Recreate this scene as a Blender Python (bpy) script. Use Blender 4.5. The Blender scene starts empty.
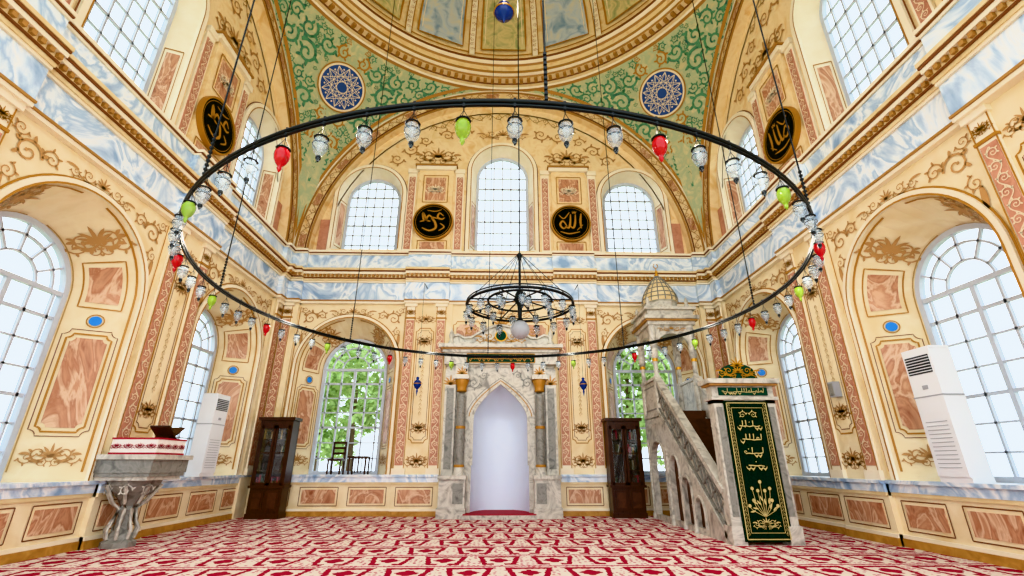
import bpy, bmesh, math, random
from math import sin, cos, pi, sqrt, acos, radians, floor
from mathutils import Vector, Matrix
from mathutils.geometry import tessellate_polygon
random.seed(7)
SC = bpy.context.scene
W = 7.0; YB = 14.1; YC = 7.1; ZS = 7.95

# ------------------------------------------------------------ materials
def lin(h):
    h = h.lstrip('#')
    r = [int(h[i:i+2], 16)/255 for i in (0, 2, 4)]
    return tuple((c/12.92 if c <= .04045 else ((c+.055)/1.055)**2.4) for c in r)+(1,)
def newmat(name):
    m = bpy.data.materials.new(name); m.use_nodes = True
    nt = m.node_tree; b = nt.nodes['Principled BSDF']
    return m, nt, b
def flat(name, h, rough=.55, metal=0, alpha=1, spec=.5):
    m, nt, b = newmat(name)
    b.inputs['Base Color'].default_value = lin(h)
    b.inputs['Roughness'].default_value = rough
    b.inputs['Metallic'].default_value = metal
    b.inputs['Alpha'].default_value = alpha
    b.inputs['Specular IOR Level'].default_value = spec
    return m
def noisemat(name, cols, scale=2, detail=6, dist=0.0, rough=.5, metal=0, stretch=(1,1,1), bump=0, pos=None, spec=.4):
    m, nt, b = newmat(name)
    tc = nt.nodes.new('ShaderNodeTexCoord'); mp = nt.nodes.new('ShaderNodeMapping')
    mp.inputs['Scale'].default_value = stretch
    n = nt.nodes.new('ShaderNodeTexNoise'); r = nt.nodes.new('ShaderNodeValToRGB')
    n.inputs['Scale'].default_value = scale; n.inputs['Detail'].default_value = detail
    n.inputs['Distortion'].default_value = dist
    nt.links.new(tc.outputs['Object'], mp.inputs[0]); nt.links.new(mp.outputs[0], n.inputs['Vector'])
    nt.links.new(n.outputs['Fac'], r.inputs[0]); nt.links.new(r.outputs[0], b.inputs['Base Color'])
    el = r.color_ramp.elements
    k = len(cols)
    ps = pos or [.3+.4*i/(k-1) for i in range(k)]
    el[0].position = ps[0]; el[0].color = lin(cols[0]); el[1].position = ps[-1]; el[1].color = lin(cols[-1])
    for i in range(1, k-1):
        e = el.new(ps[i]); e.color = lin(cols[i])
    b.inputs['Roughness'].default_value = rough; b.inputs['Metallic'].default_value = metal
    b.inputs['Specular IOR Level'].default_value = spec
    if bump:
        bp = nt.nodes.new('ShaderNodeBump'); bp.inputs['Strength'].default_value = bump
        nt.links.new(n.outputs['Fac'], bp.inputs['Height']); nt.links.new(bp.outputs[0], b.inputs['Normal'])
    return m

CREAM = noisemat('cream_plaster', ['#E2CB9E', '#F1E2C0', '#EAD7AE'], 1.3, 5, .5, .6)
CREAM2 = noisemat('ochre_plaster', ['#E2BE84', '#F0DAB0', '#E8CC98'], 2.0, 6, 1.0, .6)
CORN = noisemat('cornice_plaster', ['#D8BE8E', '#E8D6AE'], 3.0, 5, 0, .6)
IVORY = noisemat('ivory_plaster', ['#EDE0C4', '#F6EDD8'], 2, 4, 0, .5)
PINK = noisemat('pink_marble', ['#9C6247', '#C99A7A', '#B27B5C', '#E0C0A2', '#BF8B6B', '#D8B08F'], 1.1, 9, 3.6, .35, stretch=(1, 1, .55), pos=[.3, .42, .48, .54, .6, .7])
PINKP = noisemat('pink_pilaster', ['#B67C64', '#CC9A80'], 5, 5, 1, .5)
BLUEM = noisemat('blue_white_marble', ['#8FABCA', '#C6D6E6', '#EEF1F3', '#A8C0D8', '#E4EAEE'], .7, 9, 2.6, .28, pos=[.32, .42, .5, .57, .66])
GREYM = noisemat('grey_marble', ['#8E8A82', '#BDB7AB', '#CFCABE', '#A29D94'], 2.5, 9, 2, .3, pos=[.3, .45, .56, .7])
GREYD = noisemat('grey_marble_dark', ['#6A6964', '#94928A', '#7B7972'], 3.5, 9, 2, .35)
GOLDP = flat('gold_paint', '#B07F32', .45, .1)
CGOLD = flat('cornice_gold', '#AD8247', .5, .05)
BROWNL = flat('brown_line', '#7E4C28', .6)
SALM = flat('beige_scroll_paint', '#BB905C', .6)
TAN = flat('tan_paint', '#B8955A', .6)
PALE = flat('pale_cream_paint', '#F0DFC0', .6)
GREEN = noisemat('green_fresco', ['#35704F', '#5F9A74', '#2F655A'], 6, 4, 0, .6)
GREENB = noisemat('fresco_ground', ['#D0C597', '#B3BE98', '#DDCFA0'], 3, 6, 1, .65)
GOLD = flat('gold', '#C9983A', .35, .7)
THREAD = flat('gold_thread', '#C9B980', .6, .1)
BLACKD = flat('black_lacquer', '#070B08', .8, spec=.1)
WFRAME = flat('window_frame_paint', '#C4CBD6', .4)
BLUE = flat('blue_paint', '#1F86DA', .5)
NAVY = flat('navy_paint', '#234C8C', .5)
METAL = flat('dark_bronze', '#1D2224', .45, .4)
WOOD = noisemat('dark_wood', ['#24120A', '#422414', '#311B0E'], 6, 6, 1.5, .35, stretch=(4, 4, .6))
WOODL = noisemat('honey_wood', ['#A87A3A', '#C79B56'], 5, 5, 1, .4)
STEP = noisemat('stair_wood', ['#3A2115', '#573420'], 5, 5, 1, .5)
CURT = noisemat('green_velvet', ['#04170B', '#082617'], 30, 3, 0, .95, spec=.1)
DGREEN = flat('inscription_green', '#0B3E2C', .6, spec=.2)
REDC = flat('red_cloth', '#A62A3A', .8)
WCL = noisemat('white_cloth', ['#EFE6DE', '#FAF4EE'], 10, 3, 0, .8)
ACW = flat('ac_plastic', '#E9ECEF', .35)
ACD = flat('ac_grille', '#2B2F33', .5)
NICHE = flat('niche_white', '#DCE5F3', .5)
GREYP = flat('grey_plastic', '#A9ABB0', .5)
BARK = flat('bark', '#6C5A4A', .9)
LEAF = noisemat('leaves', ['#7FA35C', '#B7CF8C', '#98B873'], 3, 3, 0, .7)
GROUND = noisemat('outside_ground', ['#A8B58A', '#C6C5AA'], .6, 5, 0, .9)
LAMPC = flat('lamp_glass_clear', '#AEBFCA', .05, 0, .32)
LAMPR = flat('lamp_glass_red', '#B8081A', .1, 0, .85)
LAMPG = flat('lamp_glass_green', '#8FB03A', .1, 0, .68)
LAMPB = flat('lamp_glass_blue', '#14357F', .12, 0, .95)
WICK = flat('lamp_inner_cup', '#D8D6D0', .3, 0, .45)
BOOKS = noisemat('book_spines', ['#7A2A22', '#C9B58A', '#2F4A3A', '#8A6A3A'], 14, 2, 0, .6, stretch=(3, 3, .3))
def glassmat(name, fac):
    m = bpy.data.materials.new(name); m.use_nodes = True; nt = m.node_tree; nt.nodes.clear()
    o = nt.nodes.new('ShaderNodeOutputMaterial'); t = nt.nodes.new('ShaderNodeBsdfTransparent')
    g = nt.nodes.new('ShaderNodeBsdfGlossy'); g.inputs['Roughness'].default_value = .05
    t.inputs[0].default_value = (.93, .97, 1, 1)
    x = nt.nodes.new('ShaderNodeMixShader'); x.inputs[0].default_value = fac
    nt.links.new(t.outputs[0], x.inputs[1]); nt.links.new(g.outputs[0], x.inputs[2]); nt.links.new(x.outputs[0], o.inputs[0])
    return m
PANE = glassmat('window_glass', .05)
CGLASS = glassmat('cabinet_glass', .12)

def carpet():
    m, nt, b = newmat('prayer_carpet')
    N = nt.nodes; L = nt.links
    def mt(op, a, bb=None):
        n = N.new('ShaderNodeMath'); n.operation = op
        for i, v in enumerate((a, bb)):
            if v is None: continue
            if isinstance(v, (int, float)): n.inputs[i].default_value = v
            else: L.new(v, n.inputs[i])
        return n.outputs[0]
    tc = N.new('ShaderNodeTexCoord'); sp = N.new('ShaderNodeSeparateXYZ'); L.new(tc.outputs['Object'], sp.inputs[0])
    vo = N.new('ShaderNodeTexVoronoi'); vo.inputs['Scale'].default_value = 13; vo.inputs['Randomness'].default_value = .5; L.new(tc.outputs['Object'], vo.inputs['Vector'])
    j = mt('MULTIPLY', mt('SUBTRACT', vo.outputs['Distance'], .4), .12)
    X = sp.outputs[0]; Y = sp.outputs[1]
    ry = mt('DIVIDE', mt('ADD', Y, .2), .84); row = mt('FLOOR', ry)
    off = mt('MULTIPLY', mt('MODULO', mt('ADD', row, 40), 2), .5)
    fx = mt('ADD', mt('MULTIPLY', mt('ABSOLUTE', mt('SUBTRACT', mt('FRACT', mt('ADD', mt('DIVIDE', X, .8), off)), .5)), 2), j)
    fr = mt('FRACT', ry)
    fy = mt('ADD', mt('MULTIPLY', mt('ABSOLUTE', mt('SUBTRACT', fr, .5)), 2), j)
    lt = lambda a, v: mt('LESS_THAN', a, v)
    both = lambda a, c: mt('MULTIPLY', a, c)
    inv = lambda a: mt('SUBTRACT', 1, a)
    mx_ = lambda a, c: mt('MAXIMUM', a, c)
    ax = mt('ADD', fx, mt('MULTIPLY', mt('SUBTRACT', 1, fr), .3))
    outer = both(lt(ax, .86), lt(fy, .8)); in1 = both(lt(ax, .66), lt(fy, .54)); in2 = both(lt(ax, .56), lt(fy, .42))
    frame = both(outer, inv(in1))
    frame = both(frame, inv(both(lt(fx, .2), lt(fr, .5))))
    cen = both(lt(mt('ADD', mt('MULTIPLY', fx, 1.1), fy), .48), in2)
    red = mx_(frame, cen)
    sm = both(inv(outer), lt(vo.outputs['Distance'], .33))
    line = both(inv(lt(fy, .94)), 1)
    mx = N.new('ShaderNodeMix'); mx.data_type = 'RGBA'
    mx.inputs[6].default_value = lin('#E6D9CE'); mx.inputs[7].default_value = lin('#BC5468'); L.new(mx_(sm, mt('MULTIPLY', line, .9)), mx.inputs[0])
    m2 = N.new('ShaderNodeMix'); m2.data_type = 'RGBA'
    L.new(mx.outputs[2], m2.inputs[6]); m2.inputs[7].default_value = lin('#A31034'); L.new(red, m2.inputs[0])
    L.new(m2.outputs[2], b.inputs['Base Color']); b.inputs['Roughness'].default_value = .9
    b.inputs['Specular IOR Level'].default_value = .15
    return m
CARPET = carpet()

# ------------------------------------------------------------ builder
def ident(x, y, z): return Vector((x, y, z))
class B:
    def __init__(s): s.v = []; s.f = []; s.m = []; s.sm = []; s.mats = []
    def mi(s, mat):
        if mat not in s.mats: s.mats.append(mat)
        return s.mats.index(mat)
    def add(s, vs, fs, mat, smooth=False):
        o = len(s.v); s.v += [tuple(p) for p in vs]; k = s.mi(mat)
        for f in fs:
            s.f.append([i+o for i in f]); s.m.append(k); s.sm.append(smooth)
    def box(s, a0, a1, b0, b1, c0, c1, mat, fn=ident):
        vs = [fn(x, y, z) for x in (a0, a1) for y in (b0, b1) for z in (c0, c1)]
        s.add(vs, [(0,1,3,2), (4,6,7,5), (0,4,5,1), (2,3,7,6), (0,2,6,4), (1,5,7,3)], mat)
    def lathe(s, cx, cy, prof, mat, n=20, z0=0, smooth=True, a0=0, sc=1, sy=1):
        vs = []; fs = []
        for (r, z) in prof:
            for i in range(n):
                a = a0+2*pi*i/n; vs.append((cx+r*sc*cos(a), cy+r*sc*sy*sin(a), z0+z*sc))
        for k in range(len(prof)-1):
            for i in range(n):
                j = (i+1) % n; fs.append((k*n+i, k*n+j, (k+1)*n+j, (k+1)*n+i))
        s.add(vs, fs, mat, smooth)
        s.add(vs[:n], [tuple(range(n))], mat); s.add(vs[-n:], [tuple(range(n))], mat)
    def tube(s, pts, r, mat, n=6, closed=False):
        pts = [Vector(p) for p in pts]; vs = []; fs = []; m = len(pts)
        for k, p in enumerate(pts):
            a = pts[(k-1) % m] if (k > 0 or closed) else p; c = pts[(k+1) % m] if (k < m-1 or closed) else p
            t = (c-a).normalized(); up = Vector((0, 0, 1)) if abs(t.z) < .95 else Vector((1, 0, 0))
            x = t.cross(up).normalized(); y = x.cross(t)
            for i in range(n):
                g = 2*pi*i/n; vs.append(p+x*r*cos(g)+y*r*sin(g))
        for k in range(m if closed else m-1):
            q = (k+1) % m
            for i in range(n):
                j = (i+1) % n; fs.append((k*n+i, k*n+j, q*n+j, q*n+i))
        s.add(vs, fs, mat, True)
    def poly(s, loops, mat, F, e=0, side=None):
        allp = [p for l in loops for p in l]
        tr = tessellate_polygon([[Vector((p[0], p[1], 0)) for p in l] for l in loops])
        s.add([F(p[0], p[1], e) for p in allp], [tuple(t) for t in tr], mat)
        if side is not None:
            s.add([F(p[0], p[1], side) for p in allp], [tuple(t) for t in tr], mat)
            for l in loops:
                n = len(l); vs = [F(p[0], p[1], e) for p in l]+[F(p[0], p[1], side) for p in l]
                s.add(vs, [(i, (i+1) % n, n+(i+1) % n, n+i) for i in range(n)], mat)
    def rib(s, pts, ws, mat, F, e=.012):
        n = len(pts)
        if isinstance(ws, (int, float)): ws = [ws]*n
        vs = []
        for k in range(n):
            a = pts[max(0, k-1)]; c = pts[min(n-1, k+1)]
            tx, ty = c[0]-a[0], c[1]-a[1]; l = sqrt(tx*tx+ty*ty) or 1
            nx, ny = -ty/l*ws[k]/2, tx/l*ws[k]/2
            vs += [F(pts[k][0]+nx, pts[k][1]+ny, e), F(pts[k][0]-nx, pts[k][1]-ny, e)]
        s.add(vs, [(2*k, 2*k+1, 2*k+3, 2*k+2) for k in range(n-1)], mat)
    def ribs(s, lst, mat, F, e=.012):
        for p, w in lst: s.rib(p, w, mat, F, e)
    def bar(s, pts, w, e0, e1, mat, F):
        n = len(pts); vs = []
        for k in range(n):
            a = pts[max(0, k-1)]; c = pts[min(n-1, k+1)]
            tx, ty = c[0]-a[0], c[1]-a[1]; l = sqrt(tx*tx+ty*ty) or 1
            nx, ny = -ty/l*w/2, tx/l*w/2
            x, y = pts[k]
            vs += [F(x+nx, y+ny, e0), F(x-nx, y-ny, e0), F(x-nx, y-ny, e1), F(x+nx, y+ny, e1)]
        fs = []
        for k in range(n-1):
            for i in range(4):
                j = (i+1) % 4; fs.append((4*k+i, 4*k+j, 4*k+4+j, 4*k+4+i))
        fs += [(0, 1, 2, 3), tuple(4*(n-1)+i for i in range(4))]
        s.add(vs, fs, mat)
    def disc(s, cx, cy, r, mat, F, e=.012, side=None, n=40):
        s.poly([[(cx+r*cos(2*pi*i/n), cy+r*sin(2*pi*i/n)) for i in range(n)]], mat, F, e, side)
    def ring(s, cx, cy, r, w, mat, F, e=.014, e0=None, n=48):
        p = [(cx+r*cos(2*pi*i/n), cy+r*sin(2*pi*i/n)) for i in range(n+1)]
        if e0 is None: s.rib(p, w, mat, F, e)
        else: s.bar(p, w, e0, e, mat, F)
    def obj(s, name, parent=None):
        me = bpy.data.meshes.new(name); me.from_pydata(s.v, [], s.f)
        for m in s.mats: me.materials.append(m)
        me.polygons.foreach_set('material_index', s.m); me.polygons.foreach_set('use_smooth', s.sm)
        me.update(); me.validate()
        o = bpy.data.objects.new(name, me); SC.collection.objects.link(o)
        if parent: o.parent = parent
        return o

# ------------------------------------------------------------ ornament
def leaf(x, y, a, l, w, c=.8, n=5):
    p = [(x, y)]; 
    for k in range(n):
        g = a+c*k/n; x += cos(g)*l/n; y += sin(g)*l/n; p.append((x, y))
    return (p, [w*(.35+.65*sin(pi*min(1, (k+.6)/(n+.6)))) if k < n else .002 for k in range(n+1)])
def curl(cx, cy, r, a0, s=1, turns=1.35, leaves=4, th=.2):
    n = 16; p = []; w = []
    for k in range(n+1):
        t = k/n; g = a0+s*turns*2*pi*t; rr = r*(1-.85*t)
        p.append((cx+rr*cos(g), cy+rr*sin(g))); w.append(r*th*(1-.45*t))
    out = [(p, w)]
    g = a0+s*turns*2*pi
    out.append(leaf(p[-1][0], p[-1][1], g+s*pi/2, r*.22, r*.26, 0, 3))
    for j in range(leaves):
        t = .02+.13*j; g = a0+s*turns*2*pi*t; rr = r*(1-.85*t)
        out.append(leaf(cx+rr*cos(g), cy+rr*sin(g), g+s*.9, r*.55, r*.26, -s*.9))
    return out
def mirror(lst, cx): return [([(2*cx-x, y) for x, y in p], w) for p, w in lst]
def palmette(cx, cy, r, up=1, k=7):
    out = []
    for i in range(k):
        a = pi/2*up+(i-(k-1)/2)*.42
        out.append(leaf(cx, cy, a, r*(1-.09*abs(i-(k-1)/2)), r*.17, .5*(1 if i < k/2-.5 else (-1 if i > k/2-.5 else 0))*-1))
    return out
def flourish(cx, cy, w, h, up=1):
    """symmetric acanthus cartouche centred on (cx,cy)"""
    r1 = h*.36; out = palmette(cx, cy-h*.1*up, h*.5, up)
    half = []
    half += curl(cx+w*.2, cy+up*h*.02, r1*.8, pi, up, 1.3)
    half += curl(cx+w*.36, cy-up*h*.14, r1*.6, 0, -up, 1.3)
    half += curl(cx+w*.12, cy-up*h*.3, r1*.45, pi/2, up, 1.2, 3)
    half += [leaf(cx+w*.34, cy+up*h*.0, up*.25, w*.17, h*.1, -up*.7)]
    half += [leaf(cx+w*.08, cy-h*.25*up, -.2*up, w*.28, h*.08, up*.9)]
    out += half+mirror(half, cx)
    return out
def vine(x0, y0, x1, y1, r, step=None, leaves=3):
    L = sqrt((x1-x0)**2+(y1-y0)**2); step = step or 2.3*r; n = max(1, int(L/step)); out = []
    dx, dy = (x1-x0)/L, (y1-y0)/L; ang = math.atan2(dy, dx); st = []
    for i in range(n):
        t = (i+.5)/n*L; sd = 1 if i % 2 else -1
        cx = x0+dx*t-dy*sd*r*.25; cy = y0+dy*t+dx*sd*r*.25
        out += curl(cx, cy, r*.9, ang-pi/2*sd, sd, 1.3, leaves)
    m = n*6
    for i in range(m+1):
        t = i/m*L; o = r*.75*sin(pi*n*i/m); st.append((x0+dx*t-dy*o, y0+dy*t+dx*o))
    out.append((st, r*.16))
    return out
def arcvine(cx, cy, R, a0, a1, r, leaves=3):
    L = abs(a1-a0)*R; n = max(1, int(L/(2.3*r))); out = []; st = []
    for i in range(n):
        a = a0+(a1-a0)*(i+.5)/n; sd = 1 if i % 2 else -1; rr = R+sd*r*.25
        out += curl(cx+rr*cos(a), cy+rr*sin(a), r*.9, a+(0 if sd < 0 else pi), sd if a1 > a0 else -sd, 1.3, leaves)
    for i in range(n*6+1):
        a = a0+(a1-a0)*i/(n*6); rr = R-r*.75*sin(pi*i/6); st.append((cx+rr*cos(a), cy+rr*sin(a)))
    out.append((st, r*.16)); return out
def scribble(cx, cy, w, h, seed):
    R = random.Random(seed); out = []; x = cx+w/2; base = cy-h*.15
    n = max(3, int(w/h*2.6)); dx = w/n; bl = []
    for i in range(n):
        k = R.choice('abtlbad'); x1 = x-dx*(i+.5)
        bl.append((x1, base+R.uniform(-.06, .06)*h))
        if k == 'a': out.append(([(x1+.02*h, base+h*.6), (x1, base+h*.2), (x1-.03*h, base)], [h*.13, h*.1, h*.06]))
        elif k == 'l': out.append(([(x1, base+h*.65), (x1, base+h*.1), (x1-dx*.3, base-h*.1), (x1-dx*.9, base)], [h*.13, h*.1, h*.13, h*.04]))
        elif k == 'b':
            q = [(x1+dx*.55*cos(a), base-.02*h+h*.3*sin(a)) for a in [pi*(1+j/8) for j in range(9)]]
            out.append((q, [h*.04+.1*h*sin(pi*j/8) for j in range(9)]))
            out.append(([(x1-.05*h, base-h*.42), (x1+.06*h, base-h*.42)], h*.1))
        elif k == 'd': out += [curl(x1, base+.1*h, h*.17, 0, 1, .95, 0, .5)[0]]
        else: out.append(([(x1-.05*h, base+h*.4), (x1+.06*h, base+h*.44)], h*.1)); 
    out.append((bl, h*.11)); return out
def smooth(p, n=6):
    out = []
    for i in range(len(p)-1):
        a = p[max(0, i-1)]; b = p[i]; c = p[i+1]; d = p[min(len(p)-1, i+2)]
        for k in range(n):
            t = k/n; t2 = t*t; t3 = t2*t
            out.append(tuple(.5*(2*b[j]+(c[j]-a[j])*t+(2*a[j]-5*b[j]+4*c[j]-d[j])*t2+(3*b[j]-a[j]-3*c[j]+d[j])*t3) for j in (0, 1)))
    out.append(p[-1]); return out
def stroke(p, w, cx, cy, s, fl=1):
    q = smooth([(cx+x*s*fl, cy+y*s) for x, y in p]); n = len(q)
    return (q, [s*w*.85*(.35+.65*sin(pi*(k+.5)/n)) for k in range(n)])
def allah(cx, cy, s):
    S = lambda p, w=.13: stroke(p, w, cx, cy, s)
    return [S([(.55, .55), (.5, .1), (.52, -.3)]), S([(.25, .5), (.22, .0), (.12, -.28), (-.02, -.2)]),
            S([(0, .5), (-.03, .0), (-.12, -.28), (-.3, -.2)]), S([(-.2, -.2), (-.4, .1), (-.55, -.1), (-.4, -.32), (-.2, -.22)], .12),
            S([(-.6, .45), (-.35, .25), (-.05, .62)], .07), S([(.1, .68), (.12, .55), (.2, .66), (.24, .55), (.3, .68)], .06),
            S([(-.55, -.5), (-.1, -.62), (.45, -.5)], .08), S([(.3, -.42), (.62, -.1)], .05)]
def muham(cx, cy, s):
    S = lambda p, w=.13: stroke(p, w, cx, cy, s)
    return [S([(.5, .3), (.3, .45), (.22, .22), (.42, .12), (.55, .2)], .11), S([(.25, .15), (-.05, .2), (.1, -.05), (.15, -.35), (-.15, -.5), (-.5, -.35)]),
            S([(.05, .1), (-.2, .32), (-.32, .08), (-.12, .0)], .11), S([(-.25, .05), (-.45, .1), (-.5, .45), (-.35, .1), (-.62, -.02)], .12),
            S([(-.3, .6), (.1, .55), (.4, .65)], .06), S([(.35, -.1), (.55, -.3), (.3, -.5)], .08)]

# ------------------------------------------------------------ wall frames
MB_ = lambda u, z, d: Vector((u, YB-d, z))
ML = lambda u, z, d: Vector((-W+d, YC+u, z))
MR = lambda u, z, d: Vector((W-d, YC+u, z))
def arch(c, h, z0, zs, n=20, hz=None):
    hz = hz or h
    return [(c-h, z0)]+[(c-h*cos(pi*i/n), zs+hz*sin(pi*i/n)) for i in range(n+1)]+[(c+h, z0)]
def loft(b, P, Q, d0, d1, mat, M):
    n = len(P); vs = [M(p[0], p[1], d0) for p in P]+[M(p[0], p[1], d1) for p in Q]
    b.add(vs, [(i, i+1, n+i+1, n+i) for i in range(n-1)], mat)
def mw(z):  # mihrab pointed arch half width
    return .8 if z <= 2.55 else .8*max(0, 1-((z-2.55)/1.0)**1.7)
MIHP = [(-mw(z), z) for z in [0, 1.3]+[2.55+i/12 for i in range(13)]]
MIHP = MIHP+[(-x, z) for x, z in reversed(MIHP[:-1])]
PI_ = 1.72; PO = 3.02    # pier extents
def bx(b, M, u0, u1, z0, z1, d0, d1, mat): b.box(u0, u1, z0, z1, d0, d1, mat, M)
def frame_rect(b, F, u0, u1, z0, z1, w, mat, e=.012):
    for p in ([(u0, z0), (u1, z0)], [(u0, z1), (u1, z1)], [(u0, z0), (u0, z1)], [(u1, z0), (u1, z1)]): b.rib(p, w, mat, F, e)
def notched(u0, u1, z0, z1, c):
    q = []
    for (x, y, s0, s1) in ((u0, z0, pi/2, 0), (u1, z0, pi, pi/2), (u1, z1, 3*pi/2, pi), (u0, z1, 0, -pi/2)):
        for k in range(6):
            a = s0+(s1-s0)*k/5; q.append((x+c*cos(a), y+c*sin(a)))
    return q
def fancy(b, F, u0, u1, z0, z1, c, w, mat, e=.012):
    q = notched(u0, u1, z0, z1, c); q.append(q[0]); b.rib(q, w, mat, F, e)

def window(idx, M, c, h, z0, zs, d, rows, fan):
    b = B()
    A = arch(c, h-.04, z0, zs, 24)
    b.bar(A, .1, d-.08, d+.03, WFRAME, M); bx(b, M, c-h, c+h, z0, z0+.09, d-.08, d+.05, WFRAME)
    for k in (-2, -1, 1, 2) if fan else (-2, -1, 0, 1, 2):
        u = k*h/2.5 if fan else k*h/3
        top = zs if fan else zs+sqrt(max(0, h*h-u*u))
        bx(b, M, c+u-.022, c+u+.022, z0, top, d-.05, d, WFRAME)
    if fan:
        bx(b, M, c-h, c+h, zs-.04, zs+.04, d-.07, d+.02, WFRAME)
        for rr in (.42, .72): b.bar([(c-h*rr*cos(pi*i/16), zs+h*rr*sin(pi*i/16)) for i in range(17)], .04, d-.05, d, WFRAME, M)
        for k in range(1, 6):
            a = pi*k/6; b.bar([(c+h*.42*cos(a), zs+h*.42*sin(a)), (c+h*cos(a), zs+h*sin(a))], .04, d-.05, d, WFRAME, M)
        bx(b, M, c-.04, c+.04, z0, zs, d-.06, d+.01, WFRAME)
    n = rows
    top = zs if fan else zs+h
    for k in range(1, n):
        z = z0+(top-z0)*k/n; hw = h if z <= zs else sqrt(max(0, h*h-(z-zs)**2))
        t = .035 if k % 3 else .06
        bx(b, M, c-hw, c+hw, z-t/2, z+t/2, d-.05, d, WFRAME)
    b.poly([arch(c, h, z0, zs, 20)], PANE, M, d-.03)
    return b.obj('window_%d' % idx)

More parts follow.
